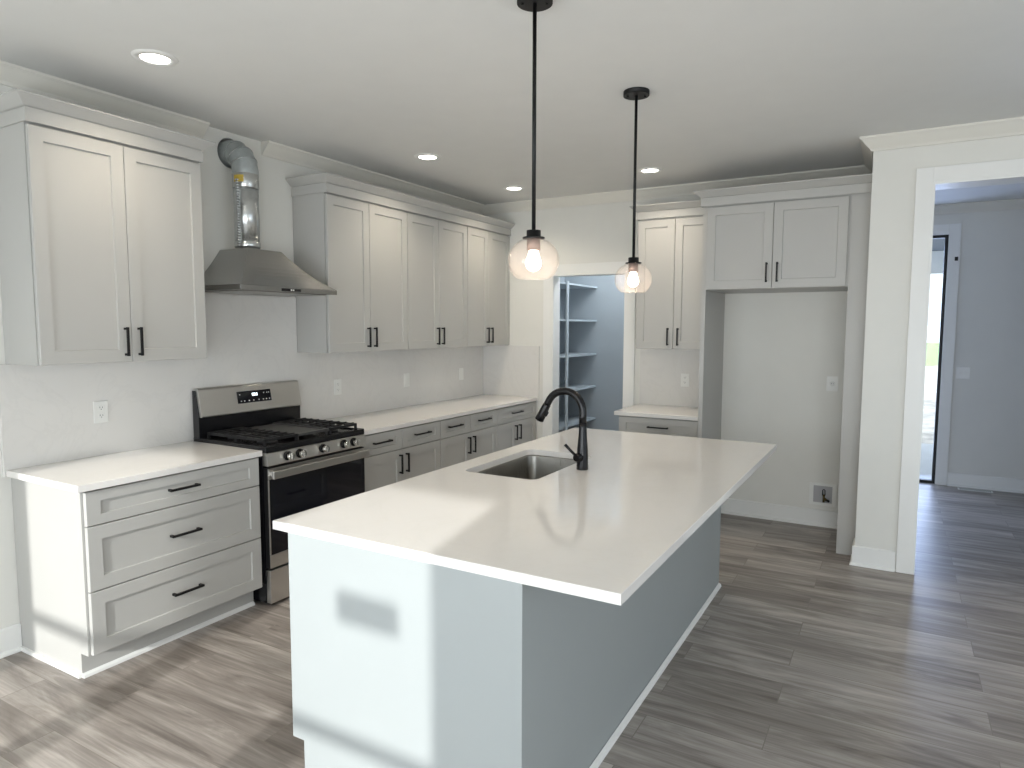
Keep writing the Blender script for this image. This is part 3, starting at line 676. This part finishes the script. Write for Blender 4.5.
# sink bowl, undermounted
t = thing('kitchen_sink', (2.094, 1.27, 0.64), 'rectangular stainless undermount sink in the island top', 'sink')
mb = MB(); bm = mb.bm
rings = []
for d, z in ((-0.022, 0.8672), (0.004, 0.8672), (0.006, 0.860), (0.010, 0.68), (0.022, 0.652), (0.05, 0.642)):
    rings.append([bm.verts.new((x, y, z)) for x, y in rrect(SX0+d, SX1-d, SY0+d, SY1-d, max(0.02, SR-d*0.4))])
for a, b in zip(rings, rings[1:]):
    for k in range(len(a)): f = bm.faces.new((a[k], a[(k+1) % len(a)], b[(k+1) % len(a)], b[k])); f.smooth = True
bm.faces.new(rings[-1])
bowl = mb.build('basin', M['sink'], t)
sol = bowl.modifiers.new('thickness', 'SOLIDIFY'); sol.thickness = 0.0015; sol.offset = -1
MB().lathe(2.094, 1.40, [(0.045, 0.6425), (0.045, 0.645), (0.03, 0.646)], 28).build('drain', M['chrome'], t)
# faucet
fx, fy_ = 2.380, 1.255
t = thing('kitchen_faucet', (fx, fy_, 0.8995), 'tall matte black gooseneck faucet beside the island sink', 'faucet')
mb = MB(); mb.lathe(fx, fy_, [(0.0285, 0.8995), (0.0285, 0.905), (0.0275, 0.96), (0.026, 1.0), (0.021, 1.06), (0.0185, 1.105), (0.0180, 1.13)], 28); mb.build('body', M['faucet'], t)
R_ = 0.098; cxn = fx-R_; pts = [(fx, fy_, 1.125), (fx, fy_, 1.16)]
for k in range(0, 15): a = math.radians(k*11.2); pts.append((cxn+R_*math.cos(a), fy_, 1.180+R_*math.sin(a)))
end = Vector(pts[-1]); d = (Vector(pts[-1])-Vector(pts[-2])).normalized(); pts.append(tuple(end+d*0.012))
mb = MB(); mb.tube(pts, 0.0180, 20); mb.build('spout', M['faucet'], t)
h0 = end+d*0.0125; mb = MB(); mb.tube([h0, h0+d*0.006, h0+d*0.06, h0+d*0.092, h0+d*0.094], [0.0182, 0.0195, 0.022, 0.0235, 0.020], 20)
hd = mb.build('spray_head', M['faucet'], t)
nrm = Vector((-d.z, 0, d.x)); nrm = nrm if nrm.x > 0 else -nrm
c = h0+d*0.045+nrm*0.020; mb = MB(); mb.tube([c-d*0.014, c-d*0.010, c+d*0.010, c+d*0.014], [0.004, 0.008, 0.008, 0.004], 12); mb.build('spray_button', M['black'], hd)
mb = MB(); mb.tube([(fx-0.005, fy_-0.012, 0.962), (fx-0.012, fy_-0.038, 0.962), (fx-0.014, fy_-0.046, 0.962)], [0.0215, 0.0215, 0.018], 20)
hb = mb.build('handle_hub', M['faucet'], t)
mb = MB(); mb.tube([(fx-0.020, fy_-0.034, 0.970), (fx-0.045, fy_-0.046, 0.998), (fx-0.068, fy_-0.056, 1.024)], [0.0075, 0.0068, 0.0075], 12); mb.build('handle_lever', M['faucet'], hb)
o = MB().lathe(2.345, 1.375, [(0.016, 0.8995), (0.016, 0.903), (0.012, 0.905)], 20).build('hole_cover', M['plastic']); tag(o, 'small round pale hole cover on the island top behind the faucet', 'hole cover')

# ================================================================== PENDANTS
pd = thing('pendant_light', (2.474, 0.562, 1.77), 'nearer and larger-looking glass globe pendant on a black rod, over the front of the island', 'pendant light', 'pendant lights over the island')
px, py = 2.474, 0.562
MB().lathe(px, py, [(0.066, H-0.024), (0.066, H-0.002), (0.066, H-0.0005)], 36).build('canopy', M['black'], pd)
for k in range(2): a = k*math.pi+0.5; MB().lathe(px+0.045*math.cos(a), py+0.045*math.sin(a), [(0.006, H-0.030), (0.006, H-0.0245)], 12).build('canopy_screw', M['black'], pd)
MB().lathe(px, py, [(0.0075, 1.955), (0.0075, H-0.0245)], 16).build('rod', M['black'], pd)
MB().lathe(px, py, [(0.042, 1.9245), (0.042, 1.929), (0.027, 1.930), (0.027, 1.9545), (0.01, 1.956)], 28).build('fitter', M['black'], pd)
MB().lathe(px, py, [(0.026, 1.880), (0.026, 1.9235)], 24).build('socket', M['socket'], pd)
gr, gz = 0.098, 1.842
prof = []
for k in range(25):
    th = math.radians(-50+k*(116/24)); prof.append((gr*math.cos(th), gz+gr*0.9*math.sin(th)))
prof = prof+[(0.0395, 1.9235)]
gl = MB().lathe(px, py, prof, 48, cap=False).build('globe', M['globe'], pd)
sol = gl.modifiers.new('thickness', 'SOLIDIFY'); sol.thickness = 0.003; sol.offset = -1
bp = []
for k in range(17):
    th = math.radians(-90+k*10); bp.append((max(0.0015, 0.030*math.cos(th)), 1.832+0.030*math.sin(th)))
bp = bp[:-4]+[(0.017, 1.8785), (0.013, 1.8795)]
MB().lathe(px, py, bp, 24).build('bulb', M['bulb'], pd)
pd2 = copy_tree(pd); pd2.location = (2.466, 1.692, 1.77)
pd2['label'] = 'farther and smaller-looking glass globe pendant on a black rod, in front of the pantry door'
for nm, p in (('bulb_light', (2.474, 0.562, 1.78)), ('bulb_light', (2.466, 1.692, 1.78))):
    ld = bpy.data.lights.new(nm, 'POINT'); ld.energy = 2.2; ld.color = (1, 0.82, 0.62); ld.shadow_soft_size = 0.03
    lo = bpy.data.objects.new(nm, ld); COL.objects.link(lo); lo.location = p

# ================================================================== RECESSED LIGHTS
cans = [((0.721, 0.208), 'round recessed downlight in front of the upper cabinet left of the hood', 1),
        ((0.725, 2.23), 'recessed downlight between the hood and the pantry, second from the left', 1),
        ((0.726, 3.472), 'recessed downlight in the ceiling near the back left corner', 1),
        ((1.974, 3.402), 'recessed downlight in front of the narrow cabinet beside the refrigerator bay', 1)]
rl = None
for (p, lab, vis) in cans:
    if rl is None:
        rl = thing('recessed_light', (p[0], p[1], H-0.008), lab, 'recessed light', 'recessed ceiling lights')
        MB().lathe(p[0], p[1], [(0.062, H-0.003), (0.064, H-0.008), (0.090, H-0.006), (0.096, H-0.0005)], 40, cap=False).build('trim_ring', M['trim'], rl)
        MB().lathe(p[0], p[1], [(0.0615, H-0.0045), (0.0615, H-0.0005)], 32).build('lens', M['can_led'], rl)
        cur = rl
    else:
        cur = copy_tree(rl); cur.location = (p[0], p[1], H-0.008); cur['label'] = lab
for (x, y) in [c[0] for c in cans]+[(2.0, -1.4)]:  # last position is an added fill spot with no fitting
    ld = bpy.data.lights.new('downlight', 'SPOT'); ld.energy = 25; ld.color = (1, 0.88, 0.71); ld.spot_size = math.radians(140); ld.spot_blend = 0.9; ld.shadow_soft_size = 0.06
    lo = bpy.data.objects.new('downlight', ld); COL.objects.link(lo); lo.location = (x, y, H-0.012)

# ================================================================== OUTLETS, SWITCHES, VENT
def outlet(name, F, u, v, lab, cat, group=None, kind='duplex', w=0.074, h=0.116):
    p = F(u, v-h/2, 0); t = thing(name, p, lab, cat, group)
    mb = MB(); fbox(mb, F, u-w/2, v-h/2, 0.0004, u+w/2, v+h/2, 0.0055, 0.0015); pl = mb.build('cover_plate', M['plastic'], t)
    if kind == 'duplex':
        for dv in (-0.021, 0.021):
            mb = MB(); fbox(mb, F, u-0.017, v+dv-0.0145, 0.0057, u+0.017, v+dv+0.0145, 0.0075, 0.0008); rc = mb.build('receptacle', M['plastic'], t)
            mb = MB(); fbox(mb, F, u-0.008, v+dv-0.001, 0.0077, u-0.0055, v+dv+0.008, 0.0079); fbox(mb, F, u+0.0055, v+dv-0.001, 0.0077, u+0.008, v+dv+0.007, 0.0079); fbox(mb, F, u-0.002, v+dv-0.009, 0.0077, u+0.002, v+dv-0.005, 0.0079)
            mb.build('slots', M['slot'], rc)
    elif kind == 'rocker':
        mb = MB(); fbox(mb, F, u-0.016, v-0.033, 0.0057, u+0.016, v+0.033, 0.0085, 0.001); mb.build('rocker', M['plastic'], t)
    elif kind == 'double':
        for du in (-0.023, 0.023):
            mb = MB(); fbox(mb, F, u+du-0.006, v-0.012, 0.0057, u+du+0.006, v+0.012, 0.012, 0.002); mb.build('toggle', M['plastic'], t)
    elif kind == 'round':
        mb = MB(); c = F(u, v, 0.0057)
        mb.lathe(u, v, [(0.017, c[1]), (0.017, c[1]-0.006), (0.012, c[1]-0.007)], 24, axis='y'); mb.build('round_receptacle', M['plastic'], t)
        mb = MB(); fbox(mb, F, u-0.008, v-0.004, 0.0129, u-0.005, v+0.006, 0.0132); fbox(mb, F, u+0.005, v-0.004, 0.0129, u+0.008, v+0.006, 0.0132); mb.build('slots', M['slot'], t)
    return t
FSP = F_left(0.02); FSB = F_back(YB-0.02)
outlet('wall_outlet', FSP, 0.271, 1.135, 'white duplex outlet on the backsplash above the short worktop', 'outlet')
outlet('wall_outlet', FSP, 2.017, 1.134, 'white duplex outlet on the backsplash just right of the range', 'outlet')
outlet('light_switch', FSP, 2.841, 1.132, 'white rocker switch plate on the backsplash between two outlets', 'switch', kind='rocker')
outlet('wall_outlet', FSP, 3.677, 1.134, 'pale outlet plate on the backsplash nearest the back corner', 'outlet', kind='rocker')
outlet('wall_outlet', FSB, 2.10, 1.134, 'white outlet on the small backsplash under the narrow cabinet', 'outlet')
outlet('wall_outlet', F_back(YB), 3.258, 1.152, 'white outlet on the wall inside the refrigerator bay', 'outlet', kind='round', w=0.082)
outlet('light_switch', F_back(YF), 4.268, 1.146, 'white double toggle switch plate on the far room wall', 'switch', kind='double', w=0.116)
# refrigerator water box
t = thing('water_box', (3.223, YB, 0.172), 'white recessed water supply box low on the wall of the refrigerator bay', 'valve box')
FW = F_back(YB-0.001)
mb = MB(); u0, u1, v0, v1, b = 3.125, 3.322, 0.172, 0.352, 0.03
fbox(mb, FW, u0, v0, 0, u0+b, v1, 0.010, 0.002); fbox(mb, FW, u1-b, v0, 0, u1, v1, 0.010, 0.002); fbox(mb, FW, u0+b, v0, 0, u1-b, v0+b-0.008, 0.010, 0.002); fbox(mb, FW, u0+b, v1-b+0.008, 0, u1-b, v1, 0.010, 0.002)
mb.build('frame', M['plastic'], t)
mb = MB(); fbox(mb, FW, u0+b, v0+b-0.008, 0.0002, u1-b, v1-b+0.008, 0.002); mb.build('box_back', pmat('grey_box_plastic', srgb(176, 176, 178), 0.5), t)
mb = MB(); mb.tube([(3.232, YB-0.010, 0.20), (3.232, YB-0.012, 0.262)], 0.008, 14); mb.tube([(3.232, YB-0.022, 0.235), (3.252, YB-0.022, 0.222)], 0.011, 12); vv = mb.build('valve', M['brass'], t)
mb = MB(); mb.tube([(3.222, YB-0.020, 0.258), (3.224, YB-0.020, 0.300), (3.232, YB-0.020, 0.306), (3.240, YB-0.020, 0.300), (3.242, YB-0.020, 0.258)], 0.004, 10); mb.tube([(3.25, YB-0.022, 0.225), (3.275, YB-0.024, 0.212)], 0.009, 10); mb.build('valve_handle', M['black'], vv)
# floor register and wall sensor in the far room
t = thing('floor_vent', (4.415, 6.16, 0), 'white metal floor register by the far room wall', 'vent')
mb = MB(); mb.box(4.272, 6.125, 0.0003, 4.558, 6.215, 0.003, 0.001); mb.build('vent_frame', M['plastic'], t)
mb = MB()
for k in range(16): x = 4.29+k*0.0163; mb.box(x, 6.142, 0.0032, x+0.006, 6.198, 0.0042)
mb.build('vent_slots', M['slot'], t)
o = MB().box(4.143, YF-0.024, 2.252, 4.171, YF-0.0195, 2.29, 0.001).build('door_sensor', M['black']); tag(o, 'tiny black square sensor on the casing beside the glazed door', 'sensor')
o = MB().box(2.69, YN-0.0665, 1.655, 2.955, YN-0.0655, 1.765).build('window_sticker', M['paper']); tag(o, 'flat white card on the window pane behind the camera, put there for its shadow', 'sticker')  # unknown object; card added to cast the rectangular shadow on the island

# ================================================================== PANTRY SHELVES
t = thing('pantry_shelving', (0.60, 4.75, 0), 'blue-grey five-shelf unit along the left wall of the pantry', 'shelving')
for z in (2.035, 1.670, 1.303, 0.945, 0.585):
    MB().box(0.402, YB+0.135, z-0.019, 0.800, 5.198, z, 0.001).build('shelf', M['pshelf'], t)
MB().box(0.801, 4.39, 0.02, 0.818, 4.43, 2.05, 0.001).build('post', M['pshelf'], t)
MB().box(0.402, YB+0.135, 0.0005, 0.70, 5.198, 0.10).build('plinth', M['pshelf'], t)

ld = bpy.data.lights.new('pantry_fill', 'POINT'); ld.energy = 22; ld.color = (0.95, 0.98, 1.0); ld.shadow_soft_size = 0.12  # fill lamp added to brighten the pantry; it has no fitting
lo = bpy.data.objects.new('pantry_fill', ld); COL.objects.link(lo); lo.location = (1.5, 4.75, 2.60)
